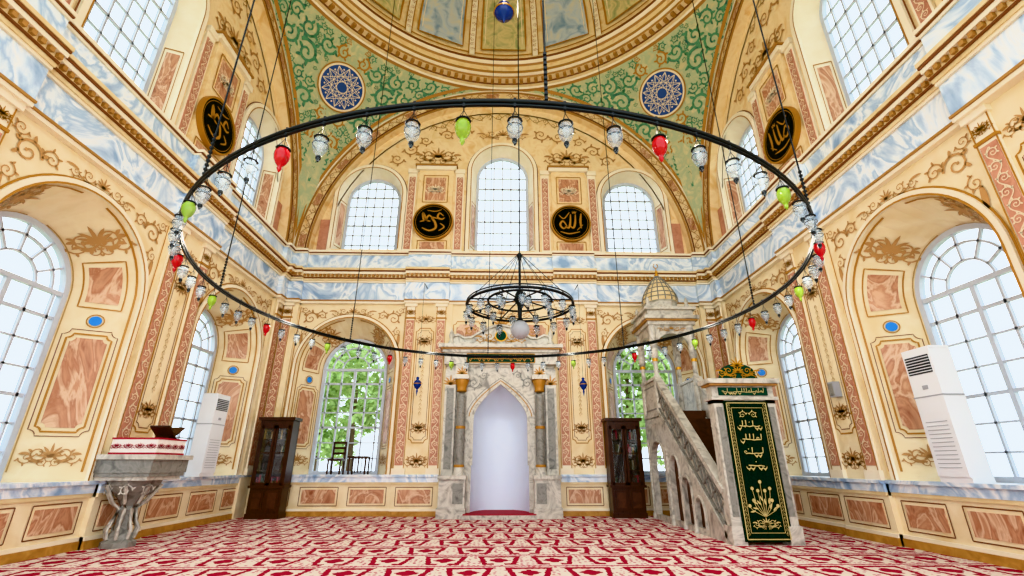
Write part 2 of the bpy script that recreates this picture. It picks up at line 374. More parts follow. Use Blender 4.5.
widx = [1]
def build_wall(side, M, mid):
    b = B(); u0 = -7.0 if side == 'back' else -8.0
    cs = [-4.7, 4.7]+([0] if mid else [])
    HO, HI, Z0, ZO, ZI, DI = 1.5, 1.02, 1.05, 4.15, 4.18, -.95
    holes = [arch(c, HO, Z0, ZO) for c in cs]
    out = [(u0, 0), (7, 0), (7, 6.6), (u0, 6.6)]
    if not mid: out = [(u0, 0)]+[(x, z) for x, z in MIHP]+[(7, 0), (7, 6.6), (u0, 6.6)]
    b.poly([out]+holes, CREAM, M, 0)
    for c in cs:
        PO_, PI2 = arch(c, HO, Z0, ZO), arch(c, HI, Z0, ZI)
        loft(b, PO_, PI2, 0, DI, CREAM, M)
        b.add([M(c-HO, Z0, .0), M(c+HO, Z0, .0), M(c+HI, Z0, DI), M(c-HI, Z0, DI)], [(0, 1, 2, 3)], BLUEM)
        for sgn in (-1, 1):
            def R(t, s, e, c=c, sgn=sgn):
                r = HO+(HI-HO)*t-e
                if s <= ZO: return M(c+sgn*r, s, DI*t+e*.5)
                a = (s-ZO)/1.25; return M(c+sgn*r*cos(a), ZO+r*sin(a)+.03*t, DI*t+e*.5)
            def panel(t0, t1, s0, s1, mat, e=.012, n=8):
                for k in range(n):
                    sa = s0+(s1-s0)*k/n; sb = s0+(s1-s0)*(k+1)/n
                    b.add([R(t0, sa, e), R(t1, sa, e), R(t1, sb, e), R(t0, sb, e)], [(0, 1, 2, 3)], mat)
            def seg(pa, n=8):
                o = []
                for i in range(len(pa)-1):
                    for k in range(n): o.append((pa[i][0]+(pa[i+1][0]-pa[i][0])*k/n, pa[i][1]+(pa[i+1][1]-pa[i][1])*k/n))
                return o+[pa[-1]]
            b.poly([notched(.25, .75, 1.9, 3.45, .07)], PINK, R, .012); panel(.27, .73, 4.12, 4.8, PINK)
            q = notched(.2, .8, 1.83, 3.52, .08); b.rib(q+[q[0]], .03, GOLDP, R, .02)
            q = notched(.13, .87, 1.76, 3.6, .1); b.rib(q+[q[0]], .014, BROWNL, R, .02)
            b.rib(seg([(.2, 4.02), (.2, 4.9), (.8, 4.9), (.8, 4.02), (.2, 4.02)]), .025, GOLDP, R, .02)
            b.rib(seg([(.06, 1.2), (.06, 5.9)], 24), .035, GOLDP, R, .02); b.rib(seg([(.94, 1.2), (.94, 5.9)], 24), .02, TAN, R, .02)
            b.disc(.5, 3.78, .09, BLUE, R, .025, None, 16); b.ring(.5, 3.78, .12, .02, GOLDP, R, .02, n=16)
            b.ribs(flourish(.5, 1.48, .75, .45), SALM, R, .018)
            b.ribs(flourish(.5, 5.35, .85, .75), SALM, R, .018)
        # mouldings round the arch
        b.bar(arch(c, HO+.05, Z0, ZO, 28), .1, 0, .06, IVORY, M)
        b.rib(arch(c, HO+.005, Z0, ZO, 28), .035, GOLDP, M, .065); b.rib(arch(c, HO+.12, Z0, ZO, 28), .035, GOLDP, M, .02)
        b.ribs(flourish(c, 5.86, 1.5, .42), SALM, M, .02)
        for sgn in (-1, 1):
            k = curl(c+1.3, 5.62, .22, pi, -1)+curl(c+.95, 5.72, .15, 0, 1)+curl(c+1.45, 5.2, .13, pi/2, 1)+[leaf(c+1.5, 5.1, -pi/2, .4, .1, -.2)]+curl(c+1.5, 5.9, .12, pi, 1)
            if sgn < 0: k = mirror(k, c)
            b.ribs(k, SALM, M, .02)
            b.rib([(c+sgn*1.66, 1.2), (c+sgn*1.66, 6.0)], .025, GOLDP, M, .015)
        window(widx[0], M, c, HI, Z0, ZI, DI, 7, True); widx[0] += 1
    # piers, pilasters
    piers = [(-7, -6.4), (-PO, -PI_), (PI_, PO), (6.4, 7)]
    for (a, e) in piers:
        bx(b, M, a, e, 0, 6.3, 0, .09, CREAM)
        wide = e-a > .8
        ps = [a+.17, e-.17] if wide else [(a+e)/2]
        for u in ps:
            bx(b, M, u-.15, u+.15, 1.05, 6.02, .09, .13, IVORY)
            bx(b, M, u-.115, u+.115, 1.3, 5.55, .13, .142, PINKP)
            b.rib([(u-.14, 1.1), (u-.14, 6.0)], .022, GOLDP, M, .142); b.rib([(u+.14, 1.1), (u+.14, 6.0)], .022, GOLDP, M, .142)
            b.ribs(vine(u, 1.35, u, 5.5, .088, leaves=4), PALE, M, .152)
            bx(b, M, u-.19, u+.19, 1.05, 1.22, .09, .17, IVORY); bx(b, M, u-.19, u+.19, 6.0, 6.12, .09, .19, IVORY)
            bx(b, M, u-.165, u+.165, 5.6, 5.65, .09, .16, GOLDP); b.ribs(flourish(u, 5.83, .26, .26), GOLDP, M, .152)
        if wide:
            c = (a+e)/2
            fancy(b, M, c-.27, c+.27, 1.9, 5.3, .1, .028, GOLDP, .1); fancy(b, M, c-.21, c+.21, 1.98, 5.22, .09, .015, BROWNL, .1)
            b.ribs(flourish(c, 5.62, .58, .4), SALM, M, .1); b.ribs(flourish(c, 1.45, .62, .5), SALM, M, .1)
            b.ribs(flourish(c, 2.35, .38, .45), SALM, M, .1); b.ribs(flourish(c, 4.85, .38, .45, -1), SALM, M, .1)
            b.ribs(vine(c, 2.65, c, 4.6, .05, leaves=2), TAN, M, .1)
    # dado
    runs = [(u0, -PO), (-PO, -PI_), (-PI_, PI_), (PI_, PO), (PO, 7)]
    if not mid: runs = [(u0, -PO), (-PO, -PI_), (PI_, PO), (PO, 7)]
    for (a, e) in runs:
        d = .09 if (e-a) < 1.5 else 0
        bx(b, M, a, e, 0, .13, 0, d+.05, WOODL); bx(b, M, a, e, .13, .19, 0, d+.03, IVORY)
        bx(b, M, a, e, .8, .86, 0, d+.04, CORN); bx(b, M, a, e, .86, 1.0, 0, d+.05, BLUEM); bx(b, M, a, e, 1.0, 1.06, 0, d+.1, BLUEM)
        n = max(1, round((e-a)/1.25)); w = (e-a)/n
        for k in range(n):
            p, q = a+k*w, a+(k+1)*w; m = min(.2, w*.18)
            bx(b, M, p+m, q-m, .32, .67, d, d+.015, PINK); frame_rect(b, M, p+m-.06, q-m+.06, .26, .73, .018, BROWNL, d+.012)
    if not mid: bx(b, M, -PI_, -1.55, 0, 6.3, 0, .09, CREAM); bx(b, M, 1.55, PI_, 0, 6.3, 0, .09, CREAM)
    if not mid:
        b.ribs(flourish(0, 5.85, 2.2, .45), SALM, M, .02)
        for s in (-1, 1):
            fancy(b, M, s*1.05-.45, s*1.05+.45, 4.7, 5.55, .1, .03, GOLDP, .015); b.poly([notched(s*1.05-.36, s*1.05+.36, 4.8, 5.46, .1)], PINK, M, .012)
    o = b.obj('wall_'+side)
    # entablature
    t = B(); segs = [(u0, -6.4, 1), (-6.4, -PO, 0), (-PO, -PI_, 1), (-PI_, PI_, 0), (PI_, PO, 1), (PO, 6.4, 0), (6.4, 7, 1)]
    lay = [(6.1, 6.17, .12, IVORY), (6.17, 6.21, .15, CGOLD), (6.21, 6.8, .1, BLUEM), (6.8, 6.85, .15, IVORY), (6.85, 6.92, .18, CORN), (6.92, 6.95, .22, BROWNL), (7.04, 7.12, .3, IVORY), (7.12, 7.16, .33, BROWNL), (7.16, 7.23, .35, CORN),
           (7.23, 7.8, .06, BLUEM), (7.8, 7.85, .1, IVORY), (7.85, 7.88, .13, BROWNL), (7.88, 7.95, .15, IVORY)]
    for a, e, k in segs:
        x = .13*k; aa = a-(.0 if k == 0 else .05); ee = e+(.0 if k == 0 else .05)
        for z0, z1, d, m in lay: bx(t, M, aa, ee, z0, z1, -.35, d+x, m)
        bx(t, M, aa, ee, 6.95, 7.04, -.35, .22+x, CORN)
        n = int((ee-aa)/.13)
        for i in range(n):
            u = aa+(ee-aa)*(i+.5)/n; bx(t, M, u-.035, u+.035, 6.96, 7.04, .22+x, .28+x, CGOLD)
    t.obj('trim_cornice_'+side)
    # upper tympanum
    q = B(); R0 = 6.45; D = -.3
    wins = [(0, 11.4), (-4.7, 10.34), (4.7, 10.34)]
    hs = [arch(c, 1.14, 8.2, zs) for c, zs in wins]
    out = [(-R0-.05, 7.4)]+[(-(R0+.05)*cos(pi*i/48), ZS+(R0+.05)*sin(pi*i/48)) for i in range(49)]+[(R0+.05, 7.4)]
    q.poly([out]+hs, CREAM2, M, D)
    for c, zs in wins:
        loft(q, arch(c, 1.14, 8.2, zs), arch(c, .96, 8.2, zs+.02), D, D-.5, IVORY, M)
        q.add([M(c-1.14, 8.2, D), M(c+1.14, 8.2, D), M(c+.96, 8.2, D-.5), M(c-.96, 8.2, D-.5)], [(0, 1, 2, 3)], BLUEM)
        q.bar(arch(c, 1.2, 8.0, zs, 28), .14, D, D+.08, IVORY, M); q.rib(arch(c, 1.14, 8.2, zs, 28), .03, GOLDP, M, D+.085)
        q.rib(arch(c, 1.29, 8.0, zs, 28), .03, BROWNL, M, D+.03)
        for s in (-1, 1):
            def J(t, zz, e, s=s, c=c): return M(c+s*(1.14-.18*t-e), zz, D-.5*t)
            q.add([J(.25, 8.5, .01), J(.75, 8.5, .01), J(.75, 10.1, .01), J(.25, 10.1, .01)], [(0, 1, 2, 3)], PINK)
            frame_rect(q, J, .15, .85, 8.4, 10.2, .03, GOLDP, .012)
        window(widx[0], M, c, .96, 8.2, zs+.02, D-.5, 9 if c == 0 else 8, False); widx[0] += 1
    FU = lambda u, z, e: M(u, z, D+e)
    for s in (-1, 1):
        c = s*2.4
        bx(q, M, c-.62, c+.62, 7.9, 11.35, D, D+.1, CREAM2)
        bx(q, M, c-.36, c+.36, 10.1, 11.05, D+.1, D+.115, PINK); frame_rect(q, M, c-.44, c+.44, 10.02, 11.13, .03, GOLDP, D+.12)
        bx(q, M, c-.42, c+.42, 8.1, 8.45, D+.1, D+.115, PINK); frame_rect(q, M, c-.5, c+.5, 8.05, 8.5, .03, GOLDP, D+.12)
        bx(q, M, c-.72, c+.72, 11.35, 11.5, D, D+.2, IVORY); bx(q, M, c-.76, c+.76, 11.5, 11.56, D, D+.25, CGOLD)
        for v in (-.86, .86):
            w = c+v*1.0
            bx(q, M, w-.15, w+.15, 7.95, 11.3, D, D+.06, IVORY); bx(q, M, w-.11, w+.11, 8.2, 11.1, D, D+.07, PINKP); q.ribs(vine(w, 8.25, w, 11.1, .08), PALE, M, D+.08)
            bx(q, M, w-.17, w+.17, 11.25, 11.42, D, D+.12, IVORY); bx(q, M, w-.17, w+.17, 7.95, 8.15, D, D+.12, IVORY)
        q.ribs(flourish(c, 12.1, 1.7, .9), SALM, FU, .02)
        q.ribs(flourish(c, 10.58, .62, .5), PALE, FU, .13)
        q.ribs(curl(s*3.9, 11.9, .25, 0, s)+curl(s*3.4, 12.35, .28, pi, -s)+curl(s*1.45, 13.1, .28, 0, -s)+curl(s*2.1, 13.0, .25, pi, s)+curl(s*2.9, 12.75, .22, 0, s), SALM, FU, .02)
        q.rib([(6.15*cos(a), ZS+6.15*sin(a)) for a in [radians(3+i*6*29/29) for i in range(30)]], .04, GOLDP, FU, .015)
        bx(q, M, s*6.15-.16, s*6.15+.16, 7.95, 9.3, D, D+.06, PINKP)
    q.ribs(flourish(0, 13.1, 2.0, .6), SALM, FU, .02); q.ribs(arcvine(0, ZS, 5.98, radians(62), radians(118), .15), TAN, FU, .018)
    # great arch
    n = 64
    oc = [(-7.0*cos(pi*i/n), ZS+7.0*sin(pi*i/n)) for i in range(n+1)]; ic = [(-R0*cos(pi*i/n), ZS+R0*sin(pi*i/n)) for i in range(n+1)]
    oc = [(-7, 7.3)]+oc+[(7, 7.3)]; ic = [(-R0, 7.3)]+ic+[(R0, 7.3)]
    loft(q, oc, ic, 0, 0, CREAM2, M); loft(q, ic, ic, 0, D, CREAM2, M)
    for r, w, m in ((6.49, .06, CGOLD), (6.57, .03, BROWNL), (6.9, .05, CGOLD), (6.97, .05, IVORY)):
        q.bar([(-r*cos(pi*i/n), ZS+r*sin(pi*i/n)) for i in range(n+1)], w, 0, .035, m, M)
    for k in range(26):
        a = pi*(k+.5)/26
        if k % 2: q.poly([[(r*cos(a+g), ZS+r*sin(a+g)) for r, g in ((6.62, -.035), (6.84, -.035), (6.84, .035), (6.62, .035))]], PINK, M, .012)
    q.ribs(arcvine(0, ZS, 6.73, radians(2), radians(89), .13), SALM, M, .015); q.ribs(arcvine(0, ZS, 6.73, radians(178), radians(91), .13), SALM, M, .015)
    q.obj('wall_upper_'+side)
    # calligraphy discs
    for s in (-1, 1):
        k = B(); c = s*2.4; z = 9.2
        k.disc(c, z, .68, BLACKD, M, D+.2, D+.1); k.ring(c, z, .68, .045, GOLDP, M, D+.23, D+.1); k.ring(c, z, .6, .012, GOLDP, M, D+.21)
        k.ribs(allah(c, z, .68) if (s > 0) == (side != 'left') else muham(c, z, .72), GOLDP, M, D+.21)
        k.obj('calligraphy_medallion')
build_wall('back', MB_, False); build_wall('left', ML, True); build_wall('right', MR, True)

# floor
f = B(); f.add([(-7, -1.5, 0), (7, -1.5, 0), (7, 14.1, 0), (-7, 14.1, 0)], [(0, 1, 2, 3)], CARPET); f.obj('floor')
g = B(); g.add([(-90, -60, -.8), (90, -60, -.8), (90, 120, -.8), (-90, 120, -.8)], [(0, 1, 2, 3)], GROUND); g.obj('ground')

# ------------------------------------------------------------ pendentives
RS = 7*sqrt(2)
def S(az, el, off=0):
    r = RS-off; return Vector((r*cos(el)*cos(az), YC+r*cos(el)*sin(az), ZS+r*sin(el)))
for q4 in range(4):
    p = B(); mid = radians(45+90*q4); n = 40; m = 14; vs = []; fs = []
    for i in range(n+1):
        al = -pi/4+pi/2*i/n; emin = acos(min(1, .70711/cos(pi/4-abs(al))))
        for j in range(m+1): vs.append(S(mid+al, emin+(pi/4-emin)*j/m))
    for i in range(n):
        for j in range(m):
            a = i*(m+1)+j; fs.append((a, a+1, a+m+2, a+m+1))
    p.add(vs, fs, GREENB, True)
    C0 = radians(35.5)
    def F(x, y, e, mid=mid):
        el = C0+y/RS; return S(mid+x/(RS*cos(el)), el, e)
    def inside(x, y, mg):
        el = C0+y/RS
        if el > pi/4-mg/RS or el < 0: return False
        al = abs(x)/(RS*cos(el)); v = RS*cos(el)*cos(pi/4-al)
        return v < 7-mg*.55
    rr = random.Random(3); pts = []
    for t in range(9000):
        x = rr.uniform(0, 6.8); y = rr.uniform(-5.5, 1.7); r = rr.uniform(.22, .4) if t < 2600 else (rr.uniform(.12, .24) if t < 6000 else rr.uniform(.07, .12))
        if x < r*.9: continue
        if not inside(x, y, r*1.1): continue
        if sqrt(x*x+y*y) < .88+r: continue
        if any((x-a)**2+(y-b)**2 < ((r+c)*.92)**2 for a, b, c in pts): continue
        pts.append((x, y, r)); s = rr.choice((-1, 1)); k = curl(x, y, r, rr.uniform(0, 6.28), s, 1.35, 6, .28)
        mt_ = GREEN if rr.random() < .84 else GOLDP
        p.ribs(k, mt_, F, .02); p.ribs(mirror(k, 0), mt_, F, .02)
    for sg in (-1, 1):
        E = []
        for i in range(40):
            al = pi/4*i/39; emin = acos(min(1, .70711/cos(pi/4-al))); E.append((al, emin+.018))
        p.rib([(sg*a*1.0, e_) for a, e_ in E], .012, GOLDP, lambda a, e_, o, mid=mid: S(mid+a, e_, o), .02)
    # tiled medallion
    p.disc(0, 0, .74, NAVY, F, .04, n=40); p.ring(0, 0, .76, .06, PALE, F, .05); p.ring(0, 0, .82, .04, GOLDP, F, .05); p.ring(0, 0, .2, .03, PALE, F, .05)
    for i in range(12):
        a = 2*pi*i/12
        for st in (4, 5):
            a2 = a+2*pi*st/12; p.rib([(.7*cos(a), .7*sin(a)), (.7*cos(a2), .7*sin(a2))], .016, PALE, F, .05)
        p.disc(.6*cos(a+.26), .6*sin(a+.26), .03, PALE, F, .055, n=8)
    p.disc(0, 0, .09, GOLDP, F, .055, n=12)
    p.obj('pendentive')

# ------------------------------------------------------------ dome
d = B(); n = 96
prof = [(7.02, 14.9, CGOLD), (6.93, 14.95, IVORY), (6.9, 15.02, CORN), (6.8, 15.05, BROWNL), (6.77, 15.1, CREAM2), (6.55, 15.13, CGOLD), (6.52, 15.2, IVORY), (6.42, 15.24, CGOLD), (6.4, 15.34, CREAM2),
        (6.4, 15.55, CGOLD), (6.33, 15.6, IVORY), (6.22, 15.66, BROWNL), (6.2, 15.75, CREAM2)]
for k in range(len(prof)-1):
    (r0, z0, m0), (r1, z1, _) = prof[k], prof[k+1]; vs = []
    for i in range(n):
        a = 2*pi*i/n; vs += [(r0*cos(a), YC+r0*sin(a), z0), (r1*cos(a), YC+r1*sin(a), z1)]
    d.add(vs, [(2*i, 2*i+1, (2*i+3) % (2*n), (2*i+2) % (2*n)) for i in range(n)], m0, True)
for i in range(150):
    a = 2*pi*i/150; ca, sa = cos(a), sin(a)
    d.box(6.56, 6.74, -.06, .06, 15.03, 15.13, CGOLD, lambda x, y, z: Vector((x*ca-y*sa, YC+x*sa+y*ca, z)))
RD = 6.2
def DM(a, t, e=0):
    r = RD-e; return Vector((r*cos(t)*cos(a), YC+r*cos(t)*sin(a), 15.75+r*sin(t)*.85))
vs = []; fs = []; m = 20
for j in range(m+1):
    for i in range(n): vs.append(DM(2*pi*i/n, pi/2*.995*j/m))
for j in range(m):
    for i in range(n): k = (i+1) % n; fs.append((j*n+i, j*n+k, (j+1)*n+k, (j+1)*n+i))
d.add(vs, fs, CREAM2, True)
PANB = noisemat('fresco_blue', ['#7F9CB6', '#BFCAD2', '#D8D0B8'], 2, 6, 1, .6)
PANG = noisemat('fresco_olive', ['#A2A874', '#D8C897', '#8A9C70'], 2, 6, 1, .6)
for s in range(16):
    a0 = pi/2+2*pi*s/16
    def G(x, y, e, a0=a0): 
        t = y/RD; return DM(a0-x/(RD*max(.15, cos(t))), t, e)
    d.rib([(1.22*cos(y/RD), y) for y in [i*.4 for i in range(22)]], .26, IVORY, G, .05)
    for o in (-.12, .12): d.rib([(1.22*cos(y/RD)+o, y) for y in [i*.4 for i in range(22)]], .035, GOLDP, G, .07)
    for j in range(20): d.ribs(curl(1.22*cos((.3+j*.26)/RD), .3+j*.26, .08, j, 1, 1.2, 3), SALM, G, .075)
    hw = .86; pan = PANB if s % 2 else PANG
    body = [(-hw*cos(y/RD), y) for y in (.35, 1, 1.7, 2.4, 3.1)]+[(hw*cos(3.1/RD)*cos(a), 3.1+.6*sin(a)) for a in [pi-pi*i/8 for i in range(1, 8)]]+[(hw*cos(y/RD), y) for y in (3.1, 2.4, 1.7, 1, .35)]
    d.poly([body], pan, G, .05); d.rib(body+[body[0]], .07, GOLDP, G, .07)
    inn = [(x*.84, .35+(y-.35)*.9+.14) for x, y in body]; d.rib(inn+[inn[0]], .03, PALE, G, .07)
    c1, c2 = (SALM, PALE) if s % 2 else (GREEN, PALE)
    d.ribs(flourish(0, .82, 1.15, .65), c1, G, .08); d.ribs(palmette(0, 1.2, .6), c2, G, .08)
    k = curl(.36, 1.5, .24, pi, 1)+curl(.36, 2.1, .22, 0, -1)+curl(.3, 2.65, .18, pi, 1)+curl(.12, 1.85, .12, 0, 1); d.ribs(k+mirror(k, 0), c1, G, .08)
    d.ribs(flourish(0, 3.05, .8, .5), c2, G, .08)
    if s % 2:
        d.poly([[(-.16, 1.0), (-.22, 1.25), (-.1, 1.4), (-.16, 1.52), (.16, 1.52), (.1, 1.4), (.22, 1.25), (.16, 1.0)]], NAVY, G, .085)
        for i in range(5): d.disc(-.2+.1*i, 1.65+.1*sin(i*pi/4), .07, REDC if i % 2 else PALE, G, .09, n=8)
    d.rib([(x*.1, .12) for x in range(-11, 12)], .06, GOLDP, G, .06)
d.obj('dome')

# ------------------------------------------------------------ mihrab
h = B(); M = MB_; DF = .42
prof_z = [0, .6, 1.3, 2.0]+[2.55+i/12 for i in range(12)]+[3.5, 3.548]
vs = []; fs = []; K = 20
for z in prof_z:
    w = mw(z)
    for i in range(K+1):
        a = pi*i/K; vs.append(M(-w*cos(a), z, DF-.95*w/.8*sin(a)))
for j in range(len(prof_z)-1):
    for i in range(K): a = j*(K+1)+i; fs.append((a, a+1, a+K+2, a+K+1))
h.add(vs, fs, NICHE, True)
h.poly([[(-1.05, 0)]+MIHP+[(1.05, 0), (1.05, 4.02), (-1.05, 4.02)]], GREYM, M, DF+.03, 0)
h.bar(MIHP[1:-1], .07, DF, DF+.08, GREYM, M); h.rib([(x*1.12, z*1.02) for x, z in MIHP[2:-2]], .025, GOLDP, M, DF+.04)
h.rib([(x*1.2, z*1.04) for x, z in MIHP[2:-2]], .02, GREYD, M, DF+.04)
for s in (-1, 1):
    h.ribs(curl(s*.78, 3.55, .17, 0, s)+curl(s*.5, 3.78, .12, pi, -s), GREYD, M, DF+.045)
    h.box(*sorted((s*.98, s*1.6)), 0, 4.1, 0, .34, GREYM, M)          # backing
    h.box(*sorted((s*1.3, s*1.62)), 0, 3.95, .3, .46, GREYM, M)      # outer pilaster
    h.box(*sorted((s*1.36, s*1.56)), 1.2, 3.4, .46, .48, GREYD, M)
    h.box(*sorted((s*.9, s*1.66)), 0, .25, 0, .78, GREYM, M); h.box(*sorted((s*.93, s*1.63)), .25, .95, 0, .72, GREYM, M)
    h.box(*sorted((s*.98, s*1.25)), .35, .85, .72, .735, GREYD, M); h.box(*sorted((s*.9, s*1.66)), .95, 1.05, 0, .78, GREYM, M)
    cx = s*1.12; cy = YB-.58
    h.lathe(cx, cy, [(.17, 1.05), (.17, 1.12), (.14, 1.16), (.15, 1.22), (.125, 1.28)], GREYM, 20)
    h.lathe(cx, cy, [(.13, 1.24), (.145, 1.26), (.145, 1.3), (.13, 1.32)], GOLDP, 20)
    h.lathe(cx, cy, [(.125, 1.28), (.13, 1.9), (.12, 3.2)], GREYD, 20)
    h.lathe(cx, cy, [(.13, 2.25), (.14, 2.27), (.14, 2.31), (.13, 2.33)], GOLDP, 20)
    h.lathe(cx, cy, [(.125, 3.28), (.15, 3.3), (.13, 3.34), (.15, 3.45), (.2, 3.58), (.19, 3.62)], GOLDP, 20)
    h.box(*sorted((s*.9, s*1.34)), 3.62, 3.74, .3, .8, GREYM, M)
    h.box(*sorted((s*.95, s*1.3)), 3.74, 4.05, .3, .72, GREYM, M)
    h.ribs(palmette(s*1.12, 3.76, .24), GOLDP, M, .73)
    h.ribs(palmette(s*1.46, 3.5, .3), GOLDP, M, .475); 
h.box(-1.02, 1.02, 4.02, 4.1, 0, .5, GREYM, M)
h.box(-1.66, 1.66, 4.08, 4.42, 0, .62, GREYM, M); h.box(-1.0, 1.0, 4.12, 4.38, .62, .64, DGREEN, M)
frame_rect(h, M, -1.0, 1.0, 4.12, 4.38, .025, GOLDP, .65)
h.ribs(scribble(0, 4.26, 1.85, .17, 5), GOLDP, M, .65)
h.box(-1.72, 1.72, 4.42, 4.5, 0, .7, GREYM, M); h.box(-1.76, 1.76, 4.5, 4.54, 0, .76, CGOLD, M); h.box(-1.82, 1.82, 4.54, 4.64, 0, .84, GREYM, M)
top = [(-1.5, 4.64), (-1.5, 4.95), (-1.3, 5.0), (-1.1, 4.9)]+[(-.9+.1*i, 4.92+.38*sin(pi*i/18)) for i in range(19)]+[(1.1, 4.9), (1.3, 5.0), (1.5, 4.95), (1.5, 4.64)]
h.poly([top], GREYM, M, .42, .2); h.bar(top[1:-1], .06, .2, .5, GREYM, M)
h.ribs(flourish(0, 4.95, 1.7, .5), GOLDP, M, .44)
h.disc(0, 4.98, .16, DGREEN, M, .46, .42, 16); h.ring(0, 4.98, .17, .03, GOLD, M, .47, n=20)
h.ribs(palmette(0, 5.28, .42), GOLDP, M, .4)
for s in (-1, 1): 
    h.lathe(s*1.5, YB-.45, [(.07, 4.64), (.1, 4.75), (.05, 4.85), (.09, 5.0), (.03, 5.15), (0.001, 5.25)], GREYM, 12)
    h.ribs(curl(s*.95, 5.12, .16, 0, -s), GOLDP, M, .44)
h.box(-.95, .95, 0, .12, -.4, .95, REDC, M); h.box(-.97, .97, 0, .1, -.38, .97, GREYM, M)
h.obj('mihrab')

# ------------------------------------------------------------ minbar
m = B(); XA, XB = 4.1, 5.3; Y0 = 9.0; Y1 = 12.2; ZP = 2.6
sx = lambda y: (y-Y0-.25)/(Y1-Y0-.25)*ZP
n = 12
for i in range(n):
    a = Y0+.25+(Y1-Y0-.25)*i/n; m.box(XA+.08, XB-.08, a, Y1, ZP*i/n, ZP*(i+1)/n, STEP)
for X, sg in ((XA, 1), (XB, -1)):
    FX = lambda y, z, e, X=X, sg=sg: Vector((X+sg*e, y, z))
    def ar(c, hh, top): 
        return [(c-hh, .12)]+[(c-hh*cos(pi*i/12), top-hh+hh*1.25*sin(pi*i/12)) for i in range(13)]+[(c+hh, .12)]
    lowo = [(Y0+.2, 0), (13.5, 0), (13.5, ZP-.1), (Y1, ZP-.1), (Y0+.2, .05)]
    AR = ((10.32, .2, .62), (10.9, .22, 1.0), (11.52, .25, 1.45), (12.65, .5, 1.75))
    m.poly([lowo]+[ar(*q) for q in AR], GREYM, FX, 0, .12)
    for c, hh, tp in AR:
        m.bar(ar(c, hh+.03, tp+.03), .04, -.03, .02, GREYM, FX)
    for y in (10.6, 11.2, 11.95, 13.35): m.lathe(X, y, [(.07, 0), (.07, .12), (.045, .16), (.045, max(.3, sx(min(y, Y1))-.75)), (.07, max(.36, sx(min(y, Y1))-.66))], GREYM, 10)
    m.poly([[(Y0+.2, .02), (Y1, ZP-.05), (Y1, ZP+.8), (Y0+.2, .85)]], GREYM, FX, .04, .09)
    m.bar([(Y0+.15, .86), (Y1, ZP+.83)], .11, -.04, .15, GREYM, FX); m.bar([(Y0+.2, .1), (Y1, ZP-.02)], .09, -.03, .12, GREYM, FX)
    m.bar([(Y0+.2, .72), (Y1, ZP+.69)], .03, -.01, .1, GREYD, FX); m.bar([(Y0+.2, .2), (Y1, ZP+.08)], .03, -.01, .1, GREYD, FX)
    L = Y1-Y0-.2; kk = 11; sl = (ZP-.03)/L
    for i in range(kk):
        y = Y0+.2+L*(i+.5)/kk; zb = .2+sl*(y-Y0-.2); 
        m.bar([(y-L/kk/2, zb+.06-sl*L/kk/2), (y+L/kk/2, zb+.46+sl*L/kk/2)], .035, 0, .05, GREYD, FX); m.bar([(y-L/kk/2, zb+.46-sl*L/kk/2), (y+L/kk/2, zb+.06+sl*L/kk/2)], .035, 0, .05, GREYD, FX)
        m.ring(y, zb+.26, .1, .03, GREYD, FX, .03, n=12)
    m.poly([[(Y1, ZP-.1), (13.5, ZP-.1), (13.5, ZP+.85), (Y1, ZP+.85)]], GREYM, FX, .03, .1)
    frame_rect(m, FX, Y1+.15, 13.35, ZP+.1, ZP+.7, .04, GREYD, .02)
    m.bar([(Y1-.05, ZP+.87), (13.5, ZP+.87)], .08, -.03, .13, GREYM, FX)
    arp = [(Y1, 4.95), (Y1, 4.1)]+[(Y1+.12+(1.06)*(1-cos(pi*i/14))/2, 4.15+.55*sin(pi*i/14)**.8) for i in range(15)]+[(13.5, 4.1), (13.5, 4.95)]
    m.poly([arp], GREYM, FX, .02, .12)
    for y in (Y1+.07, 13.42):
        m.lathe(X+sg*.07, y, [(.1, ZP-.1), (.1, ZP+.9), (.06, ZP+.98), (.055, 4.0), (.09, 4.05), (.1, 4.12), (.1, 4.95)], GREYM, 12)
        m.lathe(X+sg*.07, y, [(.075, 3.92), (.08, 3.96), (.075, 4.0)], GOLD, 12)
m.box(XA, XB, Y1, 13.5, ZP-.12, ZP, GREYM)
FY = lambda x, z, e: Vector((x, Y1-e, z))
arp = [(XA, 4.95), (XA, 4.1)]+[(XA+.12+.96*(1-cos(pi*i/14))/2, 4.15+.55*sin(pi*i/14)**.8) for i in range(15)]+[(XB, 4.1), (XB, 4.95)]
m.poly([arp], GREYM, FY, -.02, -.12); m.ribs(flourish(4.7, 4.83, .8, .2), GOLDP, FY, .0)
cx, cy = 4.7, 12.85
for z0, z1, o, mt_ in ((4.93, 5.03, .06, GREYM), (5.03, 5.08, .12, CGOLD), (5.08, 5.18, .16, GREYM), (5.18, 5.36, .04, GREYM), (5.36, 5.44, .12, GREYM)):
    m.box(XA-o, XB+o, Y1-o, 13.5+o*.5, z0, z1, mt_)
for s in (-1, 1):
    for t in (-1, 1): m.lathe(cx+s*.55, cy+t*.55, [(.07, 5.44), (.09, 5.5), (.04, 5.58), (.06, 5.66), (.01, 5.78)], GREYM, 10)
m.lathe(cx, cy, [(.56, 5.44), (.56, 5.5), (.48, 5.54), (.46, 5.72), (.5, 5.76)], GREYM, 8, a0=pi/8, smooth=False)
dm = [(.5, 5.76), (.5, 5.88), (.46, 6.02), (.38, 6.18), (.28, 6.34), (.18, 6.48), (.09, 6.58), (.05, 6.64)]
m.lathe(cx, cy, dm, CORN, 16)
for i in range(16):
    a = 2*pi*i/16; m.tube([(cx+(r+.01)*cos(a), cy+(r+.01)*sin(a), z) for r, z in dm], .016, GREYD, 4)
